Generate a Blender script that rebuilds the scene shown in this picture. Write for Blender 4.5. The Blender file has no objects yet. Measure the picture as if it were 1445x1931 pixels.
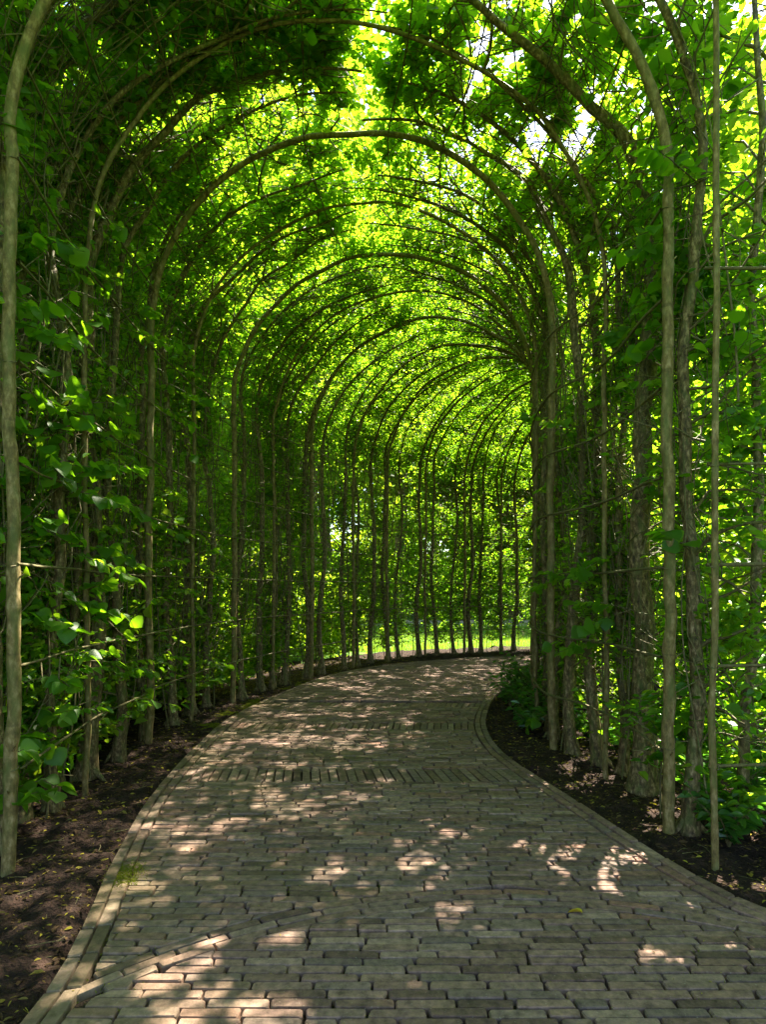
import bpy, math, random
import numpy as np
from mathutils import Matrix, Vector
R = np.random.default_rng(7)
random.seed(7)
S = bpy.context.scene
col = S.collection

# ------------------------------------------------------------------ camera, sky, sun, exposure
EYE = 1.6
cam_d = bpy.data.cameras.new('camera')
cam = bpy.data.objects.new('camera', cam_d); col.objects.link(cam)
cam.location = (0, 0, EYE); cam.rotation_euler = (math.radians(90), 0, 0)
cam_d.sensor_fit = 'VERTICAL'; cam_d.sensor_height = 36; cam_d.sensor_width = 36
cam_d.lens = 1200 / 1931 * 36
cam_d.shift_y = 0.0748
cam_d.clip_start = 0.05; cam_d.clip_end = 2000
S.camera = cam

SUN_AZ = math.radians(33)      # from +Y (ahead) towards +X (right)
SUN_EL = math.radians(55)
w = bpy.data.worlds.new('World'); S.world = w; w.use_nodes = True
nt = w.node_tree; nt.nodes.clear()
sky = nt.nodes.new('ShaderNodeTexSky'); sky.sky_type = 'NISHITA'; sky.sun_disc = False
sky.sun_elevation = SUN_EL; sky.sun_rotation = SUN_AZ
bg = nt.nodes.new('ShaderNodeBackground'); bg.inputs[1].default_value = 0.085
wo = nt.nodes.new('ShaderNodeOutputWorld')
nt.links.new(sky.outputs[0], bg.inputs[0]); nt.links.new(bg.outputs[0], wo.inputs[0])
sd = bpy.data.lights.new('sun', 'SUN'); sd.energy = 5.0; sd.angle = math.radians(0.55); sd.color = (1, 0.90, 0.74)
sun = bpy.data.objects.new('sun', sd); col.objects.link(sun)
dv = Vector((math.sin(SUN_AZ) * math.cos(SUN_EL), math.cos(SUN_AZ) * math.cos(SUN_EL), math.sin(SUN_EL)))
sun.rotation_euler = dv.to_track_quat('Z', 'Y').to_euler(); sun.location = (8, 10, 20)
S.view_settings.view_transform = 'Standard'; S.view_settings.look = 'None'
S.view_settings.exposure = 2.9; S.view_settings.gamma = 1.0; S.view_settings.use_curve_mapping = False
S.render.engine = 'CYCLES'
cy = S.cycles
cy.use_denoising = True
cy.max_bounces = 10; cy.diffuse_bounces = 5; cy.glossy_bounces = 2; cy.transmission_bounces = 6; cy.transparent_max_bounces = 4
cy.sample_clamp_indirect = 6.0
cy.caustics_reflective = False; cy.caustics_refractive = False

# ------------------------------------------------------------------ materials
def mat(name):
    m = bpy.data.materials.new(name); m.use_nodes = True
    t = m.node_tree; t.nodes.clear()
    out = t.nodes.new('ShaderNodeOutputMaterial')
    def N(k, **kw):
        n = t.nodes.new('ShaderNode' + k)
        for a, v in kw.items():
            if a.startswith('i'):
                n.inputs[int(a[1:])].default_value = v
            else: setattr(n, a, v)
        return n
    L = lambda a, b: t.links.new(a, b)
    return m, t, out, N, L

def ramp(N, stops):
    r = N('ValToRGB'); e = r.color_ramp.elements
    while len(e) < len(stops): e.new(0.5)
    for k, (p, c) in enumerate(stops):
        e[k].position = p; e[k].color = (*c, 1)
    return r

def leaf_mat(name, refl, trans, rough=0.42, mixf=0.55, gloss=0.35):
    m, t, out, N, L = mat(name)
    at = N('Attribute', attribute_name='tone'); oi = N('ObjectInfo')
    ad = N('Math', operation='ADD'); L(at.outputs['Fac'], ad.inputs[0])
    mu = N('Math', operation='MULTIPLY', i1=0.35); L(oi.outputs['Random'], mu.inputs[0]); L(mu.outputs[0], ad.inputs[1])
    fr = N('Math', operation='PINGPONG', i1=1.0); L(ad.outputs[0], fr.inputs[0])
    r1 = ramp(N, refl); r2 = ramp(N, trans)
    L(fr.outputs[0], r1.inputs[0]); L(fr.outputs[0], r2.inputs[0])
    p = N('BsdfPrincipled'); p.inputs['Roughness'].default_value = rough
    p.inputs['Specular IOR Level'].default_value = gloss
    L(r1.outputs[0], p.inputs['Base Color'])
    tr = N('BsdfTranslucent'); L(r2.outputs[0], tr.inputs[0])
    mx = N('MixShader', i0=mixf); L(p.outputs[0], mx.inputs[1]); L(tr.outputs[0], mx.inputs[2])
    L(mx.outputs[0], out.inputs[0])
    return m

M_LEAF = leaf_mat('beech_leaf',
    [(0, (0.022, 0.085, 0.006)), (0.5, (0.055, 0.155, 0.010)), (1, (0.10, 0.20, 0.015))],
    [(0, (0.14, 0.38, 0.006)), (0.5, (0.28, 0.58, 0.010)), (0.85, (0.42, 0.68, 0.02)), (1, (0.56, 0.76, 0.03))])
M_BGLEAF = leaf_mat('background_leaf',
    [(0, (0.03, 0.09, 0.01)), (1, (0.09, 0.17, 0.015))],
    [(0, (0.25, 0.5, 0.01)), (1, (0.6, 0.8, 0.03))], rough=0.6, mixf=0.5, gloss=0.3)
M_GROUNDLEAF = leaf_mat('understory_leaf',
    [(0, (0.02, 0.075, 0.012)), (1, (0.05, 0.13, 0.015))],
    [(0, (0.08, 0.3, 0.02)), (1, (0.2, 0.5, 0.02))], rough=0.3, mixf=0.4, gloss=0.5)
M_LITTER = leaf_mat('litter',
    [(0, (0.035, 0.02, 0.012)), (0.55, (0.10, 0.06, 0.025)), (0.8, (0.2, 0.16, 0.03)), (1, (0.42, 0.36, 0.03))],
    [(0, (0.03, 0.02, 0.01)), (1, (0.3, 0.25, 0.02))], rough=0.8, mixf=0.2, gloss=0.2)
M_MOSS = leaf_mat('moss',
    [(0, (0.09, 0.11, 0.01)), (1, (0.2, 0.21, 0.015))],
    [(0, (0.1, 0.15, 0.01)), (1, (0.2, 0.25, 0.01))], rough=0.9, mixf=0.2, gloss=0.1)

def bark_mat(name, c1, c2, c3, scale, ring=0.4, bump=0.5):
    m, t, out, N, L = mat(name)
    tc = N('TexCoord'); mp = N('Mapping'); mp.inputs['Scale'].default_value = (scale, scale, scale * 0.45)
    L(tc.outputs['Object'], mp.inputs[0])
    n1 = N('TexNoise'); n1.inputs['Scale'].default_value = 5; n1.inputs['Detail'].default_value = 6; n1.inputs['Roughness'].default_value = 0.65
    L(mp.outputs[0], n1.inputs[0])
    n2 = N('TexNoise'); n2.inputs['Scale'].default_value = 2.2; n2.inputs['Detail'].default_value = 3; L(mp.outputs[0], n2.inputs[0])
    r = ramp(N, [(0.32, c1), (0.5, c2), (0.68, c3)]); L(n1.outputs[0], r.inputs[0])
    g = N('Mix', data_type='RGBA'); g.inputs[7].default_value = (0.075, 0.10, 0.018, 1)
    gr = N('MapRange'); gr.inputs[1].default_value = 0.45; gr.inputs[2].default_value = 0.7; gr.inputs[3].default_value = 0; gr.inputs[4].default_value = 0.7
    L(n2.outputs[0], gr.inputs[0]); L(gr.outputs[0], g.inputs[0]); L(r.outputs[0], g.inputs[6])
    mp2 = N('Mapping'); mp2.inputs['Scale'].default_value = (1.2, 1.2, 14); L(tc.outputs['Object'], mp2.inputs[0])
    n3 = N('TexNoise'); n3.inputs['Scale'].default_value = 1.6; n3.inputs['Detail'].default_value = 2; L(mp2.outputs[0], n3.inputs[0])
    rr = ramp(N, [(0.30, (ring, ring, ring)), (0.40, (1, 1, 1))]); L(n3.outputs[0], rr.inputs[0])
    mm = N('Mix', data_type='RGBA', blend_type='MULTIPLY'); mm.inputs[0].default_value = 1
    L(g.outputs[2], mm.inputs[6]); L(rr.outputs[0], mm.inputs[7])
    p = N('BsdfPrincipled'); p.inputs['Roughness'].default_value = 0.72; p.inputs['Specular IOR Level'].default_value = 0.35
    L(mm.outputs[2], p.inputs['Base Color'])
    b = N('Bump'); b.inputs['Strength'].default_value = bump; b.inputs['Distance'].default_value = 0.01
    ba = N('Math', operation='ADD'); L(n1.outputs[0], ba.inputs[0]); L(n3.outputs[0], ba.inputs[1]); L(ba.outputs[0], b.inputs['Height'])
    L(b.outputs[0], p.inputs['Normal']); L(p.outputs[0], out.inputs[0])
    return m
M_BARK = bark_mat('mottled_bark', (0.018, 0.012, 0.005), (0.11, 0.074, 0.027), (0.36, 0.265, 0.14), 9, ring=0.6)
M_POLE = bark_mat('smooth_pole_bark', (0.065, 0.046, 0.012), (0.15, 0.108, 0.034), (0.30, 0.225, 0.11), 7, ring=0.7, bump=0.3)
M_TWIG = bark_mat('twig_bark', (0.05, 0.04, 0.018), (0.11, 0.09, 0.035), (0.20, 0.16, 0.07), 14, ring=0.8, bump=0.1)

def brick_mat():
    m, t, out, N, L = mat('old_clay_paver')
    ge = N('NewGeometry'); oi = N('ObjectInfo'); at = N('Attribute', attribute_name='tone')
    ad = N('Math', operation='ADD'); L(at.outputs['Fac'], ad.inputs[0]); L(oi.outputs['Random'], ad.inputs[1])
    fr = N('Math', operation='FRACT'); L(ad.outputs[0], fr.inputs[0])
    r = ramp(N, [(0, (0.10, 0.062, 0.048)), (0.2, (0.20, 0.123, 0.093)), (0.45, (0.25, 0.158, 0.122)), (0.62, (0.145, 0.104, 0.088)), (0.8, (0.32, 0.214, 0.162)), (0.92, (0.18, 0.124, 0.104)), (1, (0.25, 0.13, 0.092))])
    L(fr.outputs[0], r.inputs[0])
    n1 = N('TexNoise'); n1.inputs['Scale'].default_value = 22; n1.inputs['Detail'].default_value = 8; n1.inputs['Roughness'].default_value = 0.7
    L(ge.outputs['Position'], n1.inputs[0])
    r1 = ramp(N, [(0.3, (0.32, 0.31, 0.30)), (0.5, (0.9, 0.9, 0.88)), (0.7, (1.5, 1.46, 1.36))]); L(n1.outputs[0], r1.inputs[0])
    mm = N('Mix', data_type='RGBA', blend_type='MULTIPLY'); mm.inputs[0].default_value = 1; L(r.outputs[0], mm.inputs[6]); L(r1.outputs[0], mm.inputs[7])
    # pale specks
    n3 = N('TexNoise'); n3.inputs['Scale'].default_value = 120; n3.inputs['Detail'].default_value = 3; L(ge.outputs['Position'], n3.inputs[0])
    r3 = ramp(N, [(0.66, (0, 0, 0)), (0.74, (1, 1, 1))]); L(n3.outputs[0], r3.inputs[0])
    sp = N('Mix', data_type='RGBA'); sp.inputs[7].default_value = (0.42, 0.37, 0.29, 1)
    sm = N('Math', operation='MULTIPLY', i1=0.6); L(r3.outputs[0], sm.inputs[0]); L(sm.outputs[0], sp.inputs[0]); L(mm.outputs[2], sp.inputs[6])
    # algae, stronger on the left side of the path
    n2 = N('TexNoise'); n2.inputs['Scale'].default_value = 1.1; n2.inputs['Detail'].default_value = 5; L(ge.outputs['Position'], n2.inputs[0])
    sx = N('SeparateXYZ'); L(ge.outputs['Position'], sx.inputs[0])
    mr = N('MapRange'); mr.inputs[1].default_value = 0.9; mr.inputs[2].default_value = -1.6; mr.inputs[3].default_value = -0.12; mr.inputs[4].default_value = 0.16
    L(sx.outputs[0], mr.inputs[0])
    a2 = N('Math', operation='ADD'); L(n2.outputs[0], a2.inputs[0]); L(mr.outputs[0], a2.inputs[1])
    mr2 = N('MapRange'); mr2.inputs[1].default_value = 0.5; mr2.inputs[2].default_value = 0.75; mr2.inputs[3].default_value = 0; mr2.inputs[4].default_value = 0.38
    L(a2.outputs[0], mr2.inputs[0])
    al = N('Mix', data_type='RGBA'); al.inputs[7].default_value = (0.15, 0.13, 0.045, 1)
    L(mr2.outputs[0], al.inputs[0]); L(sp.outputs[2], al.inputs[6])
    p = N('BsdfPrincipled'); p.inputs['Roughness'].default_value = 0.78; p.inputs['Specular IOR Level'].default_value = 0.35
    L(al.outputs[2], p.inputs['Base Color'])
    n4 = N('TexNoise'); n4.inputs['Scale'].default_value = 55; n4.inputs['Detail'].default_value = 6; L(ge.outputs['Position'], n4.inputs[0])
    b = N('Bump'); b.inputs['Strength'].default_value = 0.6; b.inputs['Distance'].default_value = 0.006
    L(n4.outputs[0], b.inputs['Height']); L(b.outputs[0], p.inputs['Normal']); L(p.outputs[0], out.inputs[0])
    return m
M_BRICK = brick_mat()

def simple_noise_mat(name, stops, scale, rough=0.95, bump=0.8, dist=0.02, detail=8, spec=0.2):
    m, t, out, N, L = mat(name)
    ge = N('NewGeometry')
    n1 = N('TexNoise'); n1.inputs['Scale'].default_value = scale; n1.inputs['Detail'].default_value = detail; n1.inputs['Roughness'].default_value = 0.7
    L(ge.outputs['Position'], n1.inputs[0])
    r = ramp(N, stops); L(n1.outputs[0], r.inputs[0])
    p = N('BsdfPrincipled'); p.inputs['Roughness'].default_value = rough; p.inputs['Specular IOR Level'].default_value = spec
    L(r.outputs[0], p.inputs['Base Color'])
    n2 = N('TexNoise'); n2.inputs['Scale'].default_value = scale * 4; n2.inputs['Detail'].default_value = 6; L(ge.outputs['Position'], n2.inputs[0])
    b = N('Bump'); b.inputs['Strength'].default_value = bump; b.inputs['Distance'].default_value = dist
    L(n2.outputs[0], b.inputs['Height']); L(b.outputs[0], p.inputs['Normal']); L(p.outputs[0], out.inputs[0])
    return m
M_SOIL = simple_noise_mat('dark_soil', [(0.3, (0.008, 0.005, 0.003)), (0.5, (0.028, 0.016, 0.011)), (0.7, (0.08, 0.046, 0.033))], 12, bump=1.0, dist=0.05)
M_SAND = simple_noise_mat('joint_sand', [(0.3, (0.012, 0.009, 0.006)), (0.7, (0.035, 0.025, 0.015))], 30)
M_LAWN = simple_noise_mat('lawn', [(0.3, (0.05, 0.12, 0.012)), (0.55, (0.08, 0.17, 0.018)), (0.75, (0.12, 0.20, 0.02))], 1.5)
M_GRAVEL = simple_noise_mat('pale_gravel', [(0.3, (0.32, 0.27, 0.22)), (0.7, (0.5, 0.43, 0.37))], 20)
M_GRASS = leaf_mat('grass_blade', [(0, (0.05, 0.13, 0.01)), (1, (0.11, 0.2, 0.02))], [(0, (0.2, 0.45, 0.02)), (1, (0.4, 0.6, 0.04))], mixf=0.4, rough=0.6)

# ------------------------------------------------------------------ mesh helpers
def mesh(name, verts, polys, m, tone=None, smooth=False):
    """verts (N,3); polys: list of int arrays (K,n) of different n."""
    me = bpy.data.meshes.new(name)
    verts = np.asarray(verts, np.float32).reshape(-1, 3)
    me.vertices.add(len(verts)); me.vertices.foreach_set('co', verts.ravel())
    polys = [np.asarray(p, np.int32) for p in polys if len(p)]
    tot = np.concatenate([np.full(len(p), p.shape[1], np.int32) for p in polys])
    idx = np.concatenate([p.ravel() for p in polys])
    me.loops.add(len(idx)); me.loops.foreach_set('vertex_index', idx)
    me.polygons.add(len(tot))
    st = np.zeros(len(tot), np.int32); st[1:] = np.cumsum(tot)[:-1]
    me.polygons.foreach_set('loop_start', st); me.polygons.foreach_set('loop_total', tot)
    me.polygons.foreach_set('use_smooth', np.full(len(tot), smooth, bool))
    if tone is not None:
        a = me.attributes.new('tone', 'FLOAT', 'FACE')
        tone = np.concatenate([np.asarray(t, np.float32).ravel() for t in tone]) if isinstance(tone, list) else np.asarray(tone, np.float32)
        a.data.foreach_set('value', tone)
    me.update(calc_edges=True)
    me.materials.append(m)
    return me

def link(name, data, parent=None, kind=None, label=None, cat=None, group=None):
    o = bpy.data.objects.new(name, data); col.objects.link(o)
    if parent: o.parent = parent
    if kind: o['kind'] = kind
    if label: o['label'] = label
    if cat: o['category'] = cat
    if group: o['group'] = group
    return o

class Tubes:
    def __init__(s): s.v = []; s.q = []; s.n = 0
    def add(s, pts, rad, k=6, cap=False, wob=0.0, rng=R):
        pts = np.asarray(pts, float); n = len(pts); rad = np.broadcast_to(np.asarray(rad, float), (n,))
        T = np.gradient(pts, axis=0); T /= np.linalg.norm(T, axis=1, keepdims=True) + 1e-9
        ref = np.array([0.0, 1, 0]) if abs(T[0][1]) < 0.8 else np.array([1.0, 0, 0])
        A = np.cross(T, ref); A /= np.linalg.norm(A, axis=1, keepdims=True) + 1e-9
        B = np.cross(T, A)
        a = np.arange(k) / k * 2 * math.pi
        rr = rad[:, None] * (1 + (wob * rng.normal(size=(n, k)) if wob else 0))
        V = pts[:, None] + rr[..., None] * (np.cos(a)[None, :, None] * A[:, None] + np.sin(a)[None, :, None] * B[:, None])
        i = np.arange(n - 1)[:, None] * k; j = np.arange(k)[None]; j2 = (j + 1) % k
        q = np.stack([i + j, i + j2, i + k + j2, i + k + j], -1).reshape(-1, 4) + s.n
        s.v.append(V.reshape(-1, 3)); s.q.append(q); s.n += n * k
        if cap:
            s.caps = getattr(s, 'caps', []) + [s.n - k + np.arange(k)[None]]
    def mesh(s, name, m, smooth=True):
        return mesh(name, np.concatenate(s.v), [np.concatenate(s.q)] + getattr(s, 'caps', []), m, smooth=smooth)

def unit(a): return a / (np.linalg.norm(a, axis=-1, keepdims=True) + 1e-9)

def leaves_geo(P, D, Nn, ln, wd, fold=0.25, curl=0.12):
    """six-vertex folded leaves: base at P, pointing along D, upper side Nn."""
    D = unit(D); Nn = unit(Nn - (Nn * D).sum(-1, keepdims=True) * D); Wv = np.cross(D, Nn)
    ln = ln[:, None]; wd = wd[:, None]
    up = Nn * wd * fold
    b = P; t = P + D * ln - Nn * ln * curl
    def pt(f, s, e): return P + D * ln * f + Wv * wd * s + up * e - Nn * ln * curl * f * f
    v = np.stack([b, pt(0.28, 0.46, 1), pt(0.66, 0.40, 1), t, pt(0.66, -0.40, 1), pt(0.28, -0.46, 1)], 1)
    n = len(P); i = np.arange(n)[:, None] * 6
    q = np.concatenate([i + np.array([0, 1, 2, 3]), i + np.array([0, 3, 4, 5])], 1).reshape(-1, 4)
    return v.reshape(-1, 3), q

def leaf_mesh(name, P, D, Nn, ln, wd, m, tone):
    v, q = leaves_geo(P, D, Nn, ln, wd)
    return mesh(name, v, [q], m, tone=np.repeat(tone, 2))

def hero_leaf(name, wr, curl, fold):
    """one broad pointed leaf with a folded midrib and lightly toothed edge, unit length along +X."""
    f = np.array([0, .1, .25, .42, .6, .76, .9, 1.0])
    wv = np.array([0, .30, .46, .50, .43, .29, .13, 0]) * wr
    wv[1:-1] += np.array([.012, -.012, .012, -.012, .012, -.01])
    v = []
    for x, y in zip(f, wv):
        z0 = -curl * x * x
        v += [(x, y, z0 + fold * y), (x, 0, z0 - 0.01), (x, -y, z0 + fold * y)]
    q = []
    for k in range(len(f) - 1):
        a = k * 3
        q += [(a, a + 3, a + 4, a + 1), (a + 1, a + 4, a + 5, a + 2)]
    # petiole
    return mesh(name, np.array(v), [np.array(q)], M_LEAF, tone=np.full(len(q), 0.5 * R.random()), smooth=True)
HERO = [hero_leaf('leaf', w_, c_, f_) for w_, c_, f_ in ((1.25, .18, .25), (1.1, .30, .4), (1.3, .05, .15), (1.15, .4, .1), (1.2, -.05, .3))]

# ------------------------------------------------------------------ plan curves (metres; camera at the origin looking along +Y)
def spl(pts):
    pts = np.array(pts, float)
    def f(t):
        t = np.asarray(t, float); k = np.clip(np.floor(t).astype(int), 0, len(pts) - 2); u = (t - k)[..., None]
        p0 = pts[np.maximum(k - 1, 0)]; p1 = pts[k]; p2 = pts[k + 1]; p3 = pts[np.minimum(k + 2, len(pts) - 1)]
        out = 0.5 * (2 * p1 + (p2 - p0) * u + (2 * p0 - 5 * p1 + 4 * p2 - p3) * u ** 2 + (3 * p1 - p0 - 3 * p2 + p3) * u ** 3)
        lin = p1 + (p2 - p1) * u
        return np.where((u < 0) | (u > 1), lin, out)
    return f
FL = spl([(-2.12, 3.62), (-2.31, 4.95), (-2.38, 6.5), (-2.30, 7.7), (-2.1, 8.95), (-1.75, 10.15), (-1.27, 11.3), (-.6, 12.9), (.1, 13.9), (1.0, 14.95), (2.0, 15.6), (3.0, 16.1), (4.2, 16.4), (5.5, 16.6), (7, 16.7)])
FR = spl([(1.84, 4.1), (1.87, 5.35), (1.65, 6.2), (1.78, 7.4), (2.0, 8.4), (2.3, 9.4), (2.7, 10.3), (3.15, 11.0), (3.65, 11.5), (4.2, 11.85), (4.8, 12.1), (5.5, 12.3), (6.3, 12.4), (7.2, 12.45), (8.2, 12.5)])
PLp = [(-1.57, 3.62), (-1.8, 4.95), (-1.9, 6.5), (-1.91, 7.75), (-1.73, 8.95), (-1.47, 10.1), (-1.08, 11.5), (-.4, 12.75), (.45, 13.65), (1.3, 14.25), (2.2, 14.75), (3.2, 15.05), (4.3, 15.2), (5.5, 15.35), (7, 15.45)]
PRp = [(1.7, 3.65), (1.42, 4.95), (1.17, 6.2), (1.2, 7.4), (1.42, 8.5), (1.72, 9.6), (2.1, 10.5), (2.5, 11.5), (2.95, 12.4), (3.5, 12.9), (4.1, 13.2), (4.8, 13.4), (5.6, 13.5), (6.5, 13.55), (7.6, 13.6)]
PL = spl(PLp); PR = spl(PRp)
tt = np.linspace(0, 14, 400)
# outer outline of the paving, from the plaza in front to the far bend
left_line = np.concatenate([[(-5, .9), (-2.6, 1.1), (-1.7, 1.45), (-1.34, 1.95), (-1.31, 2.45), (-1.44, 3.1)], PL(tt)])
right_line = np.concatenate([[(6.5, 2.15), (4.2, 2.3), (3.0, 2.55), (2.25, 2.85), (1.88, 3.1)], PR(tt)])
def resample(line, step):
    d = np.r_[0, np.cumsum(np.linalg.norm(np.diff(line, axis=0), axis=1))]
    n = int(d[-1] / step); s = np.linspace(0, d[-1], n + 1)
    return np.stack([np.interp(s, d, line[:, 0]), np.interp(s, d, line[:, 1])], 1)
def smooth_line(line, it=3):
    l = resample(line, 0.1)
    for _ in range(it * 3):
        l[1:-1] = (l[:-2] + 2 * l[1:-1] + l[2:]) / 4
    return l
left_line = smooth_line(left_line); right_line = smooth_line(right_line)
def offset(line, d):
    T = unit(np.gradient(line, axis=0)); return line + np.stack([-T[:, 1], T[:, 0]], 1) * d
EW = 0.135
left_in = offset(left_line, -EW); right_in = offset(right_line, EW)

def in_poly(x, y, poly):
    ins = np.zeros(x.shape, bool); j = len(poly) - 1
    for i in range(len(poly)):
        xi, yi = poly[i]; xj, yj = poly[j]
        c = ((yi > y) != (yj > y)) & (x < (xj - xi) * (y - yi) / (yj - yi + 1e-12) + xi)
        ins ^= c; j = i
    return ins
paving_poly = np.concatenate([[(-5, -2.5)], left_line, right_line[::-1], [(6.5, -2.5)]])

def vnoise(x, y, sc, seed):
    x = x * sc; y = y * sc
    xi = np.floor(x).astype(int); yi = np.floor(y).astype(int); u = x - xi; v = y - yi
    u = u * u * (3 - 2 * u); v = v * v * (3 - 2 * v)
    def h(a, b):
        n = np.sin(a * 127.1 + b * 311.7 + seed * 74.7) * 43758.5453; return n - np.floor(n)
    return (h(xi, yi) * (1 - u) + h(xi + 1, yi) * u) * (1 - v) + (h(xi, yi + 1) * (1 - u) + h(xi + 1, yi + 1) * u) * v

# ------------------------------------------------------------------ ground
g = mesh('lawn', [(-300, -300, -.1), (300, -300, -.1), (300, 300, -.1), (-300, 300, -.1)], [np.array([[0, 1, 2, 3]])], M_LAWN)
link('lawn', g, kind='structure')
g = mesh('gravel_path', [(-60, 31, -.09), (60, 27, -.09), (60, 32, -.09), (-60, 37, -.09)], [np.array([[0, 1, 2, 3]])], M_GRAVEL)
link('gravel_path', g, kind='structure')

xs = np.arange(-6, 10, 0.07); ys = np.arange(-3, 19.5, 0.07)
X, Y = np.meshgrid(xs, ys)
feet = np.concatenate([FL(np.linspace(-1, 14, 90)), FR(np.linspace(-.5, 14, 90)), np.stack([np.linspace(1.9, 8, 30), np.full(30, 3.9)], 1), np.stack([np.linspace(-8, -2.1, 30), np.full(30, 3.4)], 1)])
dist = np.full(X.shape, 99.0)
for p in feet: dist = np.minimum(dist, np.hypot(X - p[0], Y - p[1]))
inside = in_poly(X, Y, paving_poly)
Z = -0.045 + 0.05 * vnoise(X, Y, 2.2, 1) + 0.045 * vnoise(X, Y, 6, 2) + 0.045 * vnoise(X, Y, 13, 3) - 0.035
Z = np.where(inside, -0.09, Z)
Z = np.where((dist > 1.3) & ~inside, Z - (dist - 1.3) * 0.12, Z)
SOILZ = (xs, ys, Z)
def soil_z(x, y):
    i = np.clip(((np.asarray(x) + 6) / 0.07).round().astype(int), 0, len(xs) - 1); j = np.clip(((np.asarray(y) + 3) / 0.07).round().astype(int), 0, len(ys) - 1)
    return Z[j, i]
nx, ny = len(xs), len(ys)
i = (np.arange(ny - 1)[:, None] * nx + np.arange(nx - 1)[None]).ravel()
link('soil_bed', mesh('soil_bed', np.stack([X, Y, Z], -1), [np.stack([i, i + 1, i + nx + 1, i + nx], 1)], M_SOIL, smooth=True), kind='structure')

# ------------------------------------------------------------------ brick paving
BL, BW, J = 0.243, 0.0550, 0.0083
bwy = lambda y: min(max(.054 + .006 * (y - 2.3), .053), .075)
bricks = []      # (4 corners ccw, top z)
def add_brick(c, z=0.0, thin=False):
    c = np.array(c, float)
    cen = c.mean(0)
    L1 = np.linalg.norm(c[1] - c[0]); L2 = np.linalg.norm(c[3] - c[0])
    if (min(L1, L2) < 0.022 and not thin) or max(L1, L2) < 0.03: return None
    e1 = (c[1] - c[0] + c[2] - c[3]) / 2; e2 = (c[3] - c[0] + c[2] - c[1]) / 2
    e1 = e1 / np.linalg.norm(e1); e2 = e2 / np.linalg.norm(e2); h = min(J / 2 * R.uniform(0.6, 1.3), .3 * min(L1, L2))
    c = c + np.array([e1 + e2, -e1 + e2, -e1 - e2, e1 - e2]) * h
    c += R.normal(0, 0.0014, (4, 2))
    return (c, z + R.normal(0, 0.0018) - (.006 if R.random() < .03 else 0), R.normal(0, 0.007, 2))

def fill_row(a0, b0, a1, b1, Lb, start, out):
    """row between two lines: near line a0->b0, far line a1->b1 (left to right)."""
    a0, b0, a1, b1 = map(np.asarray, (a0, b0, a1, b1))
    w = (np.linalg.norm(b0 - a0) + np.linalg.norm(b1 - a1)) / 2
    if w < 0.05: return
    s = -start * Lb; cuts = [0.0]
    while s < w:
        s += Lb * R.uniform(0.93, 1.06) if R.random() > 0.05 else Lb * 0.55
        if s > 0.045 and s < w - 0.045: cuts.append(s)
    cuts.append(w)
    if abs(a0[1] - b0[1]) < 1e-9 and abs(a1[1] - b1[1]) < 1e-9:      # straight course: keep the cross joints square
        lo = min(a0[0], a1[0]); hi = max(b0[0], b1[0]); s = lo - start * Lb; cs = []
        while s < hi:
            s += Lb * R.uniform(0.93, 1.06) if R.random() > 0.05 else Lb * 0.55
            if lo + .04 < s < hi - .04: cs.append(s)
        cs = [lo] + cs + [hi]
        for p, q in zip(cs[:-1], cs[1:]):
            n0, n1 = min(max(p, a0[0]), b0[0]), min(max(q, a0[0]), b0[0]); f0, f1 = min(max(p, a1[0]), b1[0]), min(max(q, a1[0]), b1[0])
            if max(n1 - n0, f1 - f0) < .03 or (n1 - n0) + (f1 - f0) < .05: continue
            if n1 - n0 < .018: n1, n0 = (n1 + n0) / 2 + .009, (n1 + n0) / 2 - .009
            if f1 - f0 < .018: f1, f0 = (f1 + f0) / 2 + .009, (f1 + f0) / 2 - .009
            b = add_brick([(n0, a0[1]), (n1, a0[1]), (f1, a1[1]), (f0, a1[1])], thin=True)
            if b: out.append(b)
        return
    for p, q in zip(cuts[:-1], cuts[1:]):
        p, q = p / w, q / w
        sk = R.normal(0, 0.002)
        b = add_brick([a0 + (b0 - a0) * p, a0 + (b0 - a0) * (q + sk), a1 + (b1 - a1) * q, a1 + (b1 - a1) * p])
        if b: out.append(b)

def x_at(line, y, side):
    # x of the line at height y (lines are monotone in y here)
    o = np.argsort(line[:, 1], kind='stable'); return np.interp(y, line[o, 1], line[o, 0])
field = []
CX, CY, RA = 0.6, 0.81, 2.5
NR = 3
r_in, r_out = RA - NR * BW / 2, RA + NR * BW / 2
def circ(r, y):
    v = r * r - (y - CY) ** 2; return math.sqrt(v) if v > 0 else 0.0
lmask = left_in[:, 1] < 9.5; rmask = right_in[:, 1] < 9.5
Lx = lambda y: float(x_at(left_in[lmask], y, 0)); Rx = lambda y: float(x_at(right_in[rmask], y, 1))
def LxP(y): return max(Lx(y), -4.5) if y > 1.0 else -4.5
def RxP(y): return min(Rx(y), 6) if y > 2.25 else 6
def row_wave(y): return 0
y = -1.2; k = 0
ph = 0.0
# plaza inside the arc
while y < CY + r_in - .02:
    y0, y1 = y, min(y + BW, CY + r_in - .001)
    xl0, xr0 = CX - circ(r_in, y0), CX + circ(r_in, y0); xl1, xr1 = CX - circ(r_in, y1), CX + circ(r_in, y1)
    if y < 0.9: xl0 = xl1 = CX - r_in; xr0 = xr1 = CX + r_in
    xl0 = max(xl0, LxP(y0)); xl1 = max(xl1, LxP(y1)); xr0 = min(xr0, RxP(y0)); xr1 = min(xr1, RxP(y1))
    ph = (ph + R.uniform(0.4, 0.6)) % 1
    fill_row((xl0, y0), (xr0, y0), (xl1, y1), (xr1, y1), BL * R.uniform(.97, 1.03), ph, field)
    y += BW
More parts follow.
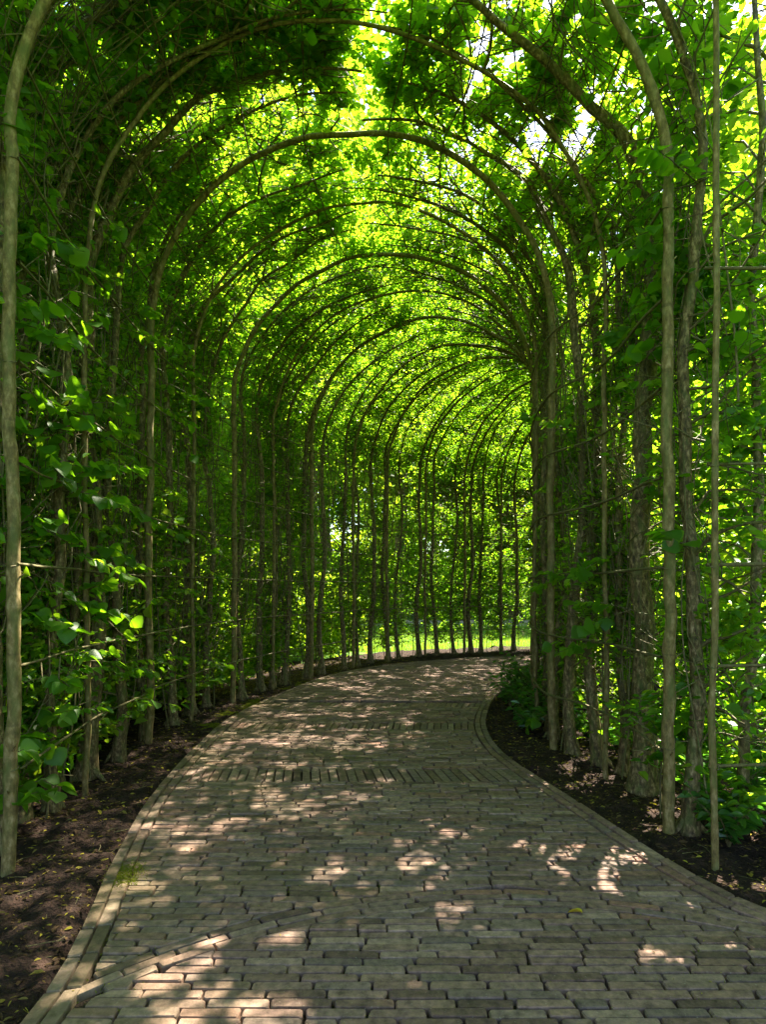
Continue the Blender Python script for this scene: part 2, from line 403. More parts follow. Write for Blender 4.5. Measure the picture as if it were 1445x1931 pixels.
# arc rows
for kk in range(NR):
    ra, rb = r_in + kk * BW, r_in + (kk + 1) * BW
    th = math.radians(180 - 3 * kk)
    while th > math.radians(0):
        dth = BL * R.uniform(.93, 1.06) / RA; t2 = th - dth
        P = lambda r, a: (CX + r * math.cos(a), CY + r * math.sin(a))
        mx, my = P((ra + rb) / 2, (th + t2) / 2)
        if LxP(my) + 0.03 < mx < RxP(my) - 0.03:
            b = add_brick([P(ra, th), P(ra, t2), P(rb, t2), P(rb, th)])
            if b: field.append(b)
        th = t2
# straight field
def bands(y):
    for b0, b1 in ((5.25, 5.63), (7.26, 7.62)):
        if b0 - BW * 0.5 <= y < b1: return b0, b1
    return None
y = 1.6; done = set()
while y < 8.35:
    bd = bands(y)
    if bd and bd not in done:
        done.add(bd); b0, b1 = y, y + (bd[1] - bd[0])
        a0 = np.array([Lx(b0), b0]); c0 = np.array([Rx(b0), b0]); a1 = np.array([Lx(b1), b1]); c1 = np.array([Rx(b1), b1])
        n = int(np.linalg.norm(c0 - a0) / 0.078)
        for q in range(n):
            p0, p1 = q / n, (q + 1) / n
            p0 += .0025 / 3; p1 -= .0025 / 3
            b = add_brick([a0 + (c0 - a0) * p0, a0 + (c0 - a0) * p1, a1 + (c1 - a1) * p1, a1 + (c1 - a1) * p0])
            if b: field.append(b)
        y = b1; continue
    y0, y1 = y, y + bwy(y)
    ph = (ph + R.uniform(0.4, 0.6)) % 1
    if y0 < CY + r_out:
        s0, s1 = circ(r_out, y0), circ(r_out, y1)
        if y1 >= CY + r_out: s1 = 0
        for (a0, b0, a1, b1) in ((LxP(y0), CX - s0, LxP(y1), CX - s1), (CX + s0, RxP(y0), CX + s1, RxP(y1))):
            if b0 > a0 or b1 > a1:
                b0 = max(b0, a0 + .001); b1 = max(b1, a1 + .001)
                fill_row((a0, y0), (b0, y0), (a1, y1), (b1, y1), BL, ph, field)
    else:
        fill_row((Lx(y0), y0), (Rx(y0), y0), (Lx(y1), y1), (Rx(y1), y1), BL * R.uniform(.97, 1.03), ph, field)
    y = y1
# curving far field: rows fan round the bend
Yend = y
tL0 = np.interp(Yend, PL(tt)[:400 // 3, 1], tt[:400 // 3]); tR0 = np.interp(Yend, PR(tt)[:400 // 3, 1], tt[:400 // 3])
t = 0.0; first = True
def far_pt(u, s):
    tl = tL0 + (13.6 - tL0) * s; tr = tR0 + (13.6 - tR0) * s
    a, b = PL(tl), PR(tr)
    d = unit(b - a); a = a + d * EW; b = b - d * EW
    return a + (b - a) * u
s = 0.0
while s < 1:
    a, b = far_pt(0.5, s), far_pt(0.5, min(s + 0.01, 1)); sp = np.linalg.norm(b - a) / 0.01
    band = s < 1e-9 and False
    ds = .075 / sp
    a0, b0, a1, b1 = far_pt(0, s), far_pt(1, s), far_pt(0, s + ds), far_pt(1, s + ds)
    if 0.018 < s < 0.06:
        ds = 0.3 / sp; a1, b1 = far_pt(0, s + ds), far_pt(1, s + ds); n = int(np.linalg.norm(b0 - a0) / 0.08)
        for q in range(n):
            p0, p1 = q / n, (q + 1) / n
            bb = add_brick([a0 + (b0 - a0) * p0, a0 + (b0 - a0) * p1, a1 + (b1 - a1) * p1, a1 + (b1 - a1) * p0])
            if bb: field.append(bb)
        s += ds; 
        s = max(s, 0.0601); continue
    ph = (ph + 0.5) % 1
    fill_row(a0, b0, a1, b1, BL, ph, field)
    s += ds

def brick_geo(b, k=8):
    c, z, tilt = b
    cen = c.mean(0)
    ring = []
    for i in range(4):
        p, pn, pp = c[i], c[(i + 1) % 4], c[(i - 1) % 4]
        p = p + (cen - p) * (R.uniform(.03, .09) if R.random() < .12 else 0)
        rn = min(0.006, 0.3 * np.linalg.norm(pn - p)); rp = min(0.006, 0.3 * np.linalg.norm(pp - p))
        fr = R.uniform(.5, 1.25)
        ring += [p + (pp - p) / np.linalg.norm(pp - p) * rp * fr, p + (pn - p) / np.linalg.norm(pn - p) * rn * fr]
    ring = np.array(ring)
    d = ring - cen; L = np.linalg.norm(d, axis=1, keepdims=True)
    inner = cen + d * (1 - 0.0045 / L * R.uniform(.6, 1.6, (8, 1)))
    zz = lambda p, h: z + h + ((p - cen) * tilt).sum(1)
    v = np.concatenate([np.c_[ring, np.full(8, z - 0.045)], np.c_[ring, zz(ring, -0.007)], np.c_[inner, zz(inner, 0.0)]])
    return v
i8 = np.arange(8); j8 = (i8 + 1) % 8
BQ = np.concatenate([np.stack([i8, j8, j8 + 8, i8 + 8], 1), np.stack([i8 + 8, j8 + 8, j8 + 16, i8 + 16], 1)])
BT = (np.arange(8) + 16)[None]
def build_bricks(blist, parent, nind, onename, stuffname):
    cen = np.array([b[0].mean(0) for b in blist]); size = np.array([np.linalg.norm(b[0][1] - b[0][0]) for b in blist])
    x, y = cen[:, 0], cen[:, 1]
    vis = (y > 2.25) & (np.abs(x) < 0.602 * y + 0.1)
    score = np.where(vis, 1 / (y + 0.01), 0)
    order = np.argsort(-score); sel = set(order[:nind].tolist())
    V = []; Q = []; T = []; tone = []; n = 0
    for k, b in enumerate(blist):
        v = brick_geo(b)
        if k in sel:
            p = cen[k]; v = v - np.array([p[0], p[1], 0])
            o = link(onename, mesh(onename, v, [BQ, BT], M_BRICK, tone=np.zeros(17)), parent)
            o.location = (p[0], p[1], 0)
        else:
            V.append(v); Q.append(BQ + n); T.append(BT + n); tone.append(R.random()); n += 24
    if V:
        tone = np.array(tone)
        link(stuffname, mesh(stuffname, np.concatenate(V), [np.concatenate(Q), np.concatenate(T)], M_BRICK, tone=np.concatenate([np.repeat(tone, 16), tone])), parent, kind='stuff')
# bed of sand under the bricks
nL = resample(left_line, (0.2)); m_ = 120
LL = resample(left_line, np.sum(np.linalg.norm(np.diff(left_line, axis=0), axis=1)) / m_); RR = resample(right_line, np.sum(np.linalg.norm(np.diff(right_line, axis=0), axis=1)) / m_)
n_ = min(len(LL), len(RR)); LL, RR = LL[:n_], RR[:n_]
va = np.concatenate([np.c_[LL, np.full(n_, -.032)], np.c_[RR, np.full(n_, -.032)], [(-5, -2.5, -.032), (6.5, -2.5, -.032)]])
q = [(k, k + n_, k + n_ + 1, k + 1) for k in range(n_ - 1)] + [(0, 2 * n_, 2 * n_ + 1, n_)]
path = link('brick_path', mesh('brick_path', va, [np.array(q)], M_SAND), kind='structure')
build_bricks(field, path, 300, 'brick', 'paving_bricks')

def edging(line, sgn):
    o = []
    for r in range(2):
        a = offset(line, sgn * r * EW / 2); b = offset(line, sgn * (r + 1) * EW / 2)
        dcum = np.r_[0, np.cumsum(np.linalg.norm(np.diff(a, axis=0), axis=1))]
        s = R.uniform(0, .2)
        at = lambda l, s: np.array([np.interp(s, dcum, l[:, 0]), np.interp(s, dcum, l[:, 1])])
        while s < dcum[-1] - .3:
            e = s + BL * R.uniform(.95, 1.05)
            p, q_, r_, t_ = at(a, s), at(a, e), at(b, e), at(b, s)
            bb = add_brick([p, q_, r_, t_] if sgn > 0 else [p, q_, r_, t_][::-1], 0.006 if r else 0.012)
            if bb: o.append(bb)
            s = e
    return o
for line, sgn in ((left_line, -1), (right_line, 1)):
    a = resample(line, .25); b = offset(a, sgn * (EW - 0.01)); a = offset(a, sgn * .01); n = len(a)
    va = np.concatenate([np.c_[a, np.full(n, -.018)], np.c_[b, np.full(n, -.018)]])
    e = link('path_edging', mesh('path_edging', va, [np.array([(k, k + 1, k + n + 1, k + n) for k in range(n - 1)])], M_SAND), kind='structure')
    build_bricks(edging(line, sgn), e, 300, 'edging_brick', 'edging_bricks')

# ------------------------------------------------------------------ arches
SPRING = 4.15
def ordn(n):
    o = ['first', 'second', 'third', 'fourth', 'fifth', 'sixth', 'seventh', 'eighth', 'ninth', 'tenth', 'eleventh', 'twelfth', 'thirteenth', 'fourteenth', 'fifteenth', 'sixteenth', 'seventeenth', 'eighteenth', 'nineteenth', 'twentieth']
    return o[n - 1] if n <= 20 else ('twenty-' + o[n - 21] if n < 30 else 'thirtieth' if n == 30 else 'thirty-' + o[n - 31])
def wobble(n, amp, rng=R):
    a = rng.normal(0, 1, (max(3, n // 4) + 2, 3)); x = np.linspace(0, len(a) - 1, n)
    return np.stack([np.interp(x, np.arange(len(a)), a[:, k]) for k in range(3)], 1) * amp
arch_ts = [0, 1, 2, 3, 4, 5, 6, 7, 8, 9, 10, 11, 12, 13]
for n, t in enumerate(arch_ts):
    a, b = FL(t), FR(t); c = (a + b) / 2; h = np.linalg.norm(b - a) / 2; ang = math.atan2(b[1] - a[1], b[0] - a[0])
    r = (0.033, 0.020, 0.034, 0.021, 0.034, 0.022, 0.034, 0.028, 0.03, 0.026, 0.03, 0.026, 0.03, 0.026)[n]
    arc = link('garden_arch', None, label=f"{'stout' if r > .03 else 'thin'} round-headed pole arch over the path, {ordn(n + 1)} from the camera", cat='arch', group='pole arches spanning the path')
    arc.location = (c[0], c[1], 0); arc.rotation_euler = (0, 0, ang)
    for s in (-1, 1):
        z = np.linspace(-.05, SPRING, 90); P = np.stack([np.full(90, s * h), np.zeros(90), z], 1) + wobble(90, 0.006) + np.stack([.016 * np.sin(z * 1.3 + n), .014 * np.sin(z * 1.1 + 2 * n + s), 0 * z], 1) * np.sin(math.pi * np.clip(z / SPRING, 0, 1))[:, None]; P[-1] = (s * h, 0, SPRING); knots = R.uniform(.3, 4, 9)
        P[:, 0] += s * np.where(z < .5, (0.5 - z) * .03, 0)
        T = Tubes(); T.add(P, r * (1.14 - 0.14 * z / SPRING) * (1 + .018 * R.normal(size=90) + .16 * np.exp(-((z[:, None] - knots) / .022) ** 2).sum(1)), 12)
        for kz in knots[:6]:
            i_ = int(kz / SPRING * 89); a_ = R.uniform(0, 6.28); d_ = np.array([math.cos(a_), math.sin(a_), .7]); T.add([P[i_], P[i_] + d_ * (r + .012), P[i_] + d_ * (r + R.uniform(.02, .05))], [.008, .006, .003], 5)
        link('post', T.mesh('post', M_POLE), arc)
    th = np.linspace(0, math.pi, 60); P = np.stack([-h * np.cos(th), np.zeros(60), SPRING + 2.02 * np.sin(th)], 1)
    wv = wobble(60, 0.012); wv[0] = wv[-1] = 0; P += wv
    kn = R.uniform(.1, 3.0, 9); P += np.stack([0 * th, .03 * np.sin(th * 3 + n) * np.sin(th), .02 * np.sin(th * 5 + 2 * n) * np.sin(th)], 1)
    T = Tubes(); T.add(P, r * (1 - 0.22 * np.sin(th)) * (1 + .03 * R.normal(size=60) + .15 * np.exp(-((th[:, None] - kn) / .03) ** 2).sum(1)), 10)
    for k_ in kn:
        i_ = int(k_ / math.pi * 59); d_ = unit(R.normal(0, 1, 3)); L_ = R.uniform(.08, .4); T.add([P[i_], P[i_] + d_ * L_ * .5 + R.normal(0, .02, 3), P[i_] + d_ * L_], [.006, .004, .002], 4)
    link('hoop', T.mesh('hoop', M_POLE), arc)
    for s in (-1, 1):
        for kz in range(1, 8, 2):
            z = 0.578 * kz; aa = np.linspace(0, 2 * math.pi, 13)
            T = Tubes(); T.add(np.stack([s * h + (r + .006) * np.cos(aa), (r + .006) * np.sin(aa), np.full(13, z) + .01 * np.sin(aa)], 1), .004, 4)
            link('wire_tie', T.mesh('wire_tie', M_TWIG), arc)

# the thin stake at the right front corner
st = link('garden_stake', None, label='thin pale upright stake at the right front corner, rails tied to it', cat='stake')
st.location = (1.9, 3.65, 0)
z = np.linspace(-.05, 5.2, 40); P = np.stack([0.02 * z / 5, np.zeros(40), z], 1) + wobble(40, .007)
T = Tubes(); T.add(P, .019 * (1.1 - .04 * z) * (1 + .05 * R.normal(size=40)), 8, cap=True); link('shaft', T.mesh('shaft', M_POLE), st)
T = Tubes()
for z_ in (.578, 1.156, 1.73, 2.31, 3.47):
    aa = np.linspace(0, 2 * math.pi, 13); T.add(np.stack([.026 * np.cos(aa), .026 * np.sin(aa), z_ + .012 * np.sin(aa)], 1), .004, 4)
link('wire_tie', T.mesh('wire_tie', M_TWIG), st)

def trellis(label, paths, rad):
    e = link('rail_trellis', None, label=label, cat='trellis')
    for P, r in paths:
        P = np.asarray(P); P = P + wobble(len(P), 0.006)
        T = Tubes(); T.add(P, r * (1 + .12 * R.normal(size=len(P))), 6); link('rail', T.mesh('rail', M_TWIG), e)
    return e
tv = np.linspace(0, 13.5, 150)
for F, G, side in ((FL, FR, 'left'), (FR, FL, 'right')):
    Pp = []
    a, b = F(tv), G(tv); inn = unit(b - a); hw = np.linalg.norm(b - a, axis=1) / 2
    for k in range(1, 8):
        q2 = a + inn * 0.045
        Pp.append((np.c_[q2, np.full(len(tv), .578 * k + 0.0)], .0085 if side == 'left' else .0105))
    for dg in (14, 30, 46, 62, 78):
        th = math.radians(dg); q2 = a + inn * (hw * (1 - math.cos(th)))[:, None] * 1.0
        Pp.append((np.c_[q2, np.full(len(tv), SPRING + 1.97 * math.sin(th))], .007))
    trellis(f'thin horizontal training rails running along the {side} wall and vault of the tunnel', Pp, .01)
xx = np.linspace(0, 5, 24)
trellis('pale horizontal rails running right from the thin corner stake', [(np.c_[1.88 + xx, 3.66 + 0 * xx + .01 * k, np.full(24, .578 * k) + .01 * np.sin(xx * 2)], .0105) for k in (1, 2, 3, 4, 6)], .01)

# ------------------------------------------------------------------ pleached trees
LEAF_SURF = 0.0
def surf(s, W, off):
    """profile of the tunnel half: s metres up from the ground along the wall and round the vault; off = outwards.
    local frame: x = 0 is the wall, +x into the tunnel."""
    s = np.asarray(s, float); r = W / 2; ry = 2.0
    th = np.clip((s - SPRING) / ((r + ry) / 2), 0, None)
    x = np.where(s < SPRING, -off, r - (r + off) * np.cos(th)); z = np.where(s < SPRING, s, SPRING + (ry + off) * np.sin(th))
    nx = np.where(s < SPRING, -1.0, -np.cos(th)); nz = np.where(s < SPRING, 0.0, np.sin(th))
    return x, z, nx, nz
SMAX = SPRING + 2.02 * math.pi / 2

def make_tree_parts(seed, W, r0, nleaf, span, near, straight=False, hero=0, lean=0.0, inner=0, sprays=0, hole=None, thin=0.0, size=1.0):
    """returns dict of meshes for one trained tree in its local frame"""
    rng = np.random.default_rng(seed)
    out = {}
    smax = SMAX + rng.uniform(-.3, .4) if not straight else 6.6
    def SF(s, off):
        if straight:
            s = np.asarray(s, float); return -off + 0 * s, s, -1.0 + 0 * s, 0 * s
        return surf(s, W, off)
    n = 64 if near else 40
    s = np.linspace(0, smax, n)
    x, z, nx_, nz_ = SF(s, 0.06 + 0.05 * np.sin(s * 1.7 + seed))
    P = np.stack([x, np.zeros(n), z], 1); w_ = wobble(n, 0.022, rng); P += w_ * np.clip(s / 1.0, 0, 1)[:, None]
    P[:, 1] += lean * s / 6 + 0.05 * np.sin(s * .9 + seed * 2.1)
    P[0, 2] = -0.06
    rad = r0 * np.interp(s, [0, .12, .35, 1, SPRING, SMAX + .5], [1.75, 1.35, 1.08, 1.0, .70, .10]) * (1 + .035 * rng.normal(size=n))
    T = Tubes(); T.add(P, rad, 12 if near else 7, wob=.03, rng=rng)
    for a in rng.uniform(0, 6.28, 4):   # root flares
        d = np.array([math.cos(a), math.sin(a), 0]); L = r0 * rng.uniform(2.2, 3.2)
        T.add([P[2] * [1, 1, 0] + [0, 0, .16], P[0] * [1, 1, 0] + d * r0 * 1.0 + [0, 0, .07], P[0] * [1, 1, 0] + d * L + [0, 0, -.04]], [r0 * .5, r0 * .55, r0 * .2], 6)
    out['trunk'] = T.mesh('trunk', M_BARK)
    # side branches trained along the wall
    br = []; tw = Tubes(); LP = []; LD = []; LS = []
    st = rng.uniform(.3, .6)
    while st < smax - .2:
        for sg in (-1, 1):
            if rng.random() < .12: continue
            k = np.interp(st, s, np.arange(n)); i0 = int(k); b0 = P[i0]
            L = rng.uniform(.45, 1.05) * span; m = 7
            q = np.linspace(0, 1, m)
            rise = rng.uniform(-.05, .45); outw = rng.uniform(-.03, .32)
            sp = st + rise * q * L + .08 * np.sin(q * 3 + rng.uniform(0, 6))
            bx, bz, bnx, bnz = SF(sp, 0.08 + outw * q)
            B = np.stack([bx, sg * L * q + b0[1], bz], 1); B += wobble(m, .018, rng) * q[:, None]; B[0] = b0
            rb = rng.uniform(.006, .013) * (1.15 if near else 1)
            br.append((B, rb * np.linspace(1, .4, m)))
            for _ in range(rng.integers(4, 8)):
                f = rng.uniform(.15, 1); p = np.array([np.interp(f, q, B[:, c]) for c in range(3)])
                d = unit(B[min(int(f * 6) + 1, 6)] - B[int(min(f, .99) * 6)])
                nn = np.array([np.interp(f, q, bnx), 0, np.interp(f, q, bnz)])
                if inner and st < 5.2 and rng.random() < inner * (0.55 + .45 * math.sin(st * 2.1 + seed)): nn = -nn * 0.8
                d2 = unit(d * rng.uniform(.2, 1) + nn * rng.uniform(0.1, 1.0) + rng.normal(0, .45, 3) + [0, 0, .15]); Lt = rng.uniform(.18, .45)
                u = np.linspace(0, 1, 4)[:, None]
                Q = p + d2 * Lt * u + rng.normal(0, .02, 3) * u * (1 - u) * 4 - np.array([0, 0, .10 * Lt]) * u ** 2
                tw.add(Q, np.linspace(.0032, .0012, 4), 3)
                nl = rng.integers(6, 11)
                for a in range(nl):
                    v_ = (a + 1) / nl; pp = p + d2 * Lt * v_ - np.array([0, 0, .10 * Lt * v_ * v_])
                    side = unit(np.cross(d2, [0, 0, 1.0])) * (1 if a % 2 else -1)
                    LP.append(pp); LD.append(d2 * .55 + side * .9 + rng.normal(0, .22, 3)); LS.append(rng.uniform(.05, .082))
        st += rng.uniform(.16, .34)
    # bare inner twigs that criss-cross under the vault and the wall
    for w2 in range(0 if straight else 6):      # long shoots that run up the wall and over
        s0 = rng.uniform(.3, 3.6) if w2 > 1 else 0.0; s1 = min(smax, s0 + rng.uniform(2.6, 4.6)); q = np.linspace(s0, s1, 22); y0 = rng.uniform(-.3, .3)
        bx, bz, _, _ = SF(q, .02 + .06 * np.sin(q * 2 + y0 * 9) + .03)
        B = np.stack([bx, y0 + .12 * np.sin(q * rng.uniform(.6, 1.3) + y0 * 20), bz], 1) + wobble(22, .02, rng)
        tw.add(B, np.linspace(.0085, .003, 22), 4)
    for _ in range(170 if not straight else 40):
        s0 = rng.uniform(.8, smax - .3); a = rng.uniform(0, math.pi * 2); L = rng.uniform(.4, 1.0); q = np.linspace(0, 1, 6)
        sp = s0 + math.sin(a) * L * q; offp = .06 + .1 * np.sin(q * 3.1 + a)
        bx, bz, _, _ = SF(np.clip(sp, .2, smax), offp)
        B = np.stack([bx, rng.uniform(-.35, .35) + math.cos(a) * L * q, bz], 1) + wobble(6, .025, rng)
        tw.add(B, np.linspace(rng.uniform(.004, .008), .002, 6), 3)
    for _ in range(sprays):
        s0 = rng.uniform(.25, 4.6); b0 = np.array([np.interp(s0, s, P[:, c]) for c in range(3)])
        d = unit(np.array([rng.uniform(.25, .9), rng.normal(0, .8), rng.uniform(-.25, .35)])); L = rng.uniform(.3, .62); q = np.linspace(0, 1, 6)[:, None]
        B = b0 + d * L * q - np.array([0, 0, .16 * L]) * q ** 2 + wobble(6, .012, rng) * q; br.append((B, np.linspace(.005, .002, 6)))
        for a in range(int(L / .034)):
            f = .2 + .8 * (a + .5) / (L / .034); f = min(f, 1); pp = b0 + d * L * f - np.array([0, 0, .16 * L * f * f]); sd2 = unit(np.cross(d, [0, 0, 1.0])) * (1 if a % 2 else -1)
            pet = sd2 * .02; B2 = np.array([pp, pp + pet]); LP.append(pp + pet); LD.append(d * .55 + sd2 * .8 + rng.normal(0, .2, 3) - [0, 0, .35]); LS.append(rng.uniform(.066, .10))
    out['branches'] = br
    out['twigs'] = tw.mesh('twigs', M_TWIG, smooth=True)
    LP = np.array(LP); LD = np.array(LD); LS = np.array(LS)
    def hole_val(s_, y_):
        if hole is None: return vnoise(s_ * 1.0 + seed * 3.3, y_ + 20 + seed, 1.5, seed % 17)
        return .6 * vnoise(s_ + 30, y_ * hole[0] + hole[1] + 50, 1.15, hole[2]) + .4 * vnoise(s_ + 30, y_ * hole[0] + hole[1] + 50, 3.1, hole[2] + 3)
    s_of = np.where(LP[:, 2] < SPRING, LP[:, 2], SPRING + 2.08 * np.arctan2(LP[:, 2] - SPRING, np.maximum(W / 2 - LP[:, 0], .01)))
    if straight: s_of = LP[:, 2]
    sun_side = .5 if hole is not None and hole[0] < 0 else 0.0
    kp = (rng.random(len(LP)) < np.clip(-.8 - sun_side + 3.6 * hole_val(s_of, LP[:, 1]), .12, 1)) | (LP[:, 0] > .12) & (LP[:, 2] < 4)
    LP, LD, LS = LP[kp], LD[kp], LS[kp]
    # outer shell of clumps
    nc = nleaf // 14
    sc = rng.uniform(.25, smax, nc)
    oc = np.abs(rng.normal(0, .20, nc)) + .10; yc = rng.uniform(-.62, .62, nc) * span
    # clumpy thinning so that light comes through in patches
    dens = hole_val(sc, yc)
    keep = rng.random(nc) < np.clip(-1.0 - sun_side * 1.6 - thin * (sc < 4.6) + 4.6 * dens + (.4 + .5 * (sun_side > 0)) * np.clip(sc - 4.7, 0, 1), 0.01, 1); sc, oc, yc = sc[keep], oc[keep], yc[keep]; nc = len(sc)
    cx_, cz_, cnx, cnz = SF(sc, oc)
    C = np.stack([cx_, yc, cz_], 1); Nn = np.stack([cnx, 0 * cnx, cnz], 1)
    dC = unit(rng.normal(0, 1, (nc, 3)) * [.8, 1, .35] + Nn * .5)
    rep = 14
    a = np.tile(np.arange(rep), nc); Ci = np.repeat(C, rep, 0); Di = np.repeat(dC, rep, 0)
    Pp = Ci + Di * (a / rep * .34 - .17)[:, None] + rng.normal(0, .03, (nc * rep, 3))
    sd_ = unit(np.cross(Di, [0, 0, 1.0])) * np.where(a % 2, 1, -1)[:, None]
    Dd = Di * .5 + sd_ * .9 + rng.normal(0, .3, Pp.shape)
    LP = np.concatenate([LP, Pp]); LD = np.concatenate([LD, Dd]); LS = np.concatenate([LS, rng.uniform(.045, .078, len(Pp))])
    LS = LS * size
    ok = LP[:, 2] > .12
    LP, LD, LS = LP[ok], LD[ok], LS[ok]
    LN = np.array([0, 0, 1.0]) + rng.normal(0, .48, LP.shape)
    LD[:, 2] -= .15
    out['leaves'] = (LP, LD, LN, LS, LS * rng.uniform(.62, .78, len(LS)), rng.random(len(LS)))
    return out

def leaf_matrix(P, D, N_, L):
    D = D / np.linalg.norm(D); N_ = N_ - N_.dot(D) * D; N_ /= np.linalg.norm(N_); Yv = np.cross(N_, D)
    M = Matrix(((D[0] * L, Yv[0] * L, N_[0] * L, P[0]), (D[1] * L, Yv[1] * L, N_[1] * L, P[1]), (D[2] * L, Yv[2] * L, N_[2] * L, P[2]), (0, 0, 0, 1)))
    return M

def place_unique(pos, ang, W, r0, seed, label, nleaf, hero, straight=False, span=.8, inner=0, lean=0.0, sprays=0, group='pleached hornbeams lining the path'):
    tr = link('pleached_tree', None, label=label, cat='tree', group=group)
    tr.location = (pos[0], pos[1], 0); tr.rotation_euler = (0, 0, ang)
    d = make_tree_parts(seed, W, r0, nleaf, span, True, straight, inner=inner, lean=lean, sprays=sprays, hole=(1 if abs(ang) < 1 else -1, (pos[1] if not straight else 40 + pos[0]), 5 if abs(ang) < 1 else 12), size=1.25 if straight else 1.12)
    link('trunk', d['trunk'], tr)
    rest = Tubes()
    for k, (B, rr) in enumerate(d['branches']):
        T = Tubes(); T.add(B, rr, 5); link('branch', T.mesh('branch', M_TWIG), tr)
    link('twigs', d['twigs'], tr, kind='stuff')
    LP, LD, LN, LS, LW, tone = d['leaves']
    ca, sa = math.cos(ang), math.sin(ang)
    # leaves dropped along the sun direction: added gaps that put dapples on the paving
    gx = pos[0] + LP[:, 0] * ca - LP[:, 1] * sa - dv.x / dv.z * LP[:, 2]; gy = pos[1] + LP[:, 0] * sa + LP[:, 1] * ca - dv.y / dv.z * LP[:, 2]
    gap = .62 * vnoise(gx + 40, gy + 40, 2.6, 21) + .38 * vnoise(gx + 40, gy + 40, 6.5, 22)
    kp = (gap < .625 + .05 * np.clip(LP[:, 2] - 4.4, 0, 1)) | (np.random.default_rng(seed).random(len(gx)) < .05)
    LP, LD, LN, LS, LW, tone = (q_[kp] for q_ in (LP, LD, LN, LS, LW, tone))
    wx = pos[0] + LP[:, 0] * ca - LP[:, 1] * sa; wy = pos[1] + LP[:, 0] * sa + LP[:, 1] * ca; wz = LP[:, 2]
    vis = (wy > 1) & (np.abs(wx) < .602 * wy) & (wz - EYE < .925 * wy) & (wz - EYE > -.684 * wy)
    rng = np.random.default_rng(seed + 99)
    # the leaves that face the tunnel show largest; take those nearest the camera and innermost
    score = np.where(vis, LS / (wy + .1) * (1 + 1.2 * np.clip(LP[:, 0] + .1, -.3, .5)), 0)
    sel = np.argsort(-score)[:hero]; sel = sel[score[sel] > 0]
    m_ = np.ones(len(LS), bool); m_[sel] = False
    for k in sel:
        o = link('leaf', HERO[rng.integers(len(HERO))], tr); o.matrix_basis = leaf_matrix(LP[k], LD[k], LN[k], LS[k] * 1.08)
    link('foliage', leaf_mesh('foliage', LP[m_], LD[m_], LN[m_], LS[m_], LW[m_], M_LEAF, tone[m_]), tr, kind='stuff')
    return tr

def frame_at(F, G, pos=None, t=None):
    if t is None:
        ts = np.linspace(-1, 14, 600); P = F(ts); t = ts[np.argmin(np.hypot(P[:, 0] - pos[0], P[:, 1] - pos[1]))]
    a, b = F(t), G(t); d = b - a; return t, math.atan2(d[1], d[0]), np.linalg.norm(d)

def between(t, side, idx_from):
    k = int(math.floor(t)) + 1
    return k
count = {}
def tree_label(side, t, thick):
    k = max(0, int(math.floor(t + 1e-6))) + 1
    key = (side, k); count[key] = count.get(key, 0) + 1; j = count[key]
    return f"{thick} {side}-row hornbeam, {ordn(j)} trunk beyond the {ordn(k)} arch post, arching over the path"

near_left = [(-2.36, 3.95, .062), (-2.45, 4.36, .05), (-2.3, 4.55, .042), (-2.5, 5.15, .034), (-2.46, 5.45, .066), (-2.47, 6.0, .045), (-2.5, 6.75, .042), (-2.44, 7.45, .046), (-2.38, 8.05, .05), (-2.27, 8.6, .04)]
near_right = [(1.97, 4.22, .045), (1.98, 4.98, .082), (1.97, 5.5, .036), (1.88, 5.83, .05), (1.78, 6.07, .052), (1.84, 6.9, .045)]
far_seed = 50
for n, (x, y, r0) in enumerate(near_left):
    t, ang, W = frame_at(FL, FR, (x, y))
    place_unique((x, y), ang, W + .2, r0, 11 + n, tree_label('left', t, 'thick' if r0 > .055 else 'slim' if r0 < .044 else 'mottled'), 12500 if n < 6 else 11000, 170 if n < 7 else 90, inner=.35 if n < 6 else .2, sprays=(20, 18, 18, 16, 16, 14, 12, 10, 7, 5)[n], lean=R.normal(0, .12))
for n, (x, y, r0) in enumerate(near_right):
    t, ang, W = frame_at(FR, FL, (x, y))
    place_unique((x, y), ang, W + .2, r0, 31 + n, tree_label('right', t, 'thick' if r0 > .055 else 'slim' if r0 < .044 else 'mottled'), (5000, 6000, 8000, 9000, 9500, 9500)[n], 170, inner=.15, sprays=(6, 5, 4, 3, 3, 3)[n], lean=R.normal(0, .12))

# hedge wall that runs right from the corner stake (and its mirror on the left, off frame)
for n, (x, y, ang, lab) in enumerate([(2.45, 4.15, -math.pi / 2, 'flat-trained hornbeam right of the thin corner stake, bright leaves down to the ground'),
                                 (3.3, 4.2, -math.pi / 2, 'flat-trained hornbeam at the right picture edge, behind the pale rails'),
                                 (4.3, 4.2, -math.pi / 2, 'flat-trained hornbeam just outside the right picture edge')]):
    place_unique((x, y), ang, 4, .035, 71 + n, lab, 7500, 170 if n == 0 else 60, straight=True, span=.9, inner=.1, sprays=5, group='hedge trees beside the entrance')

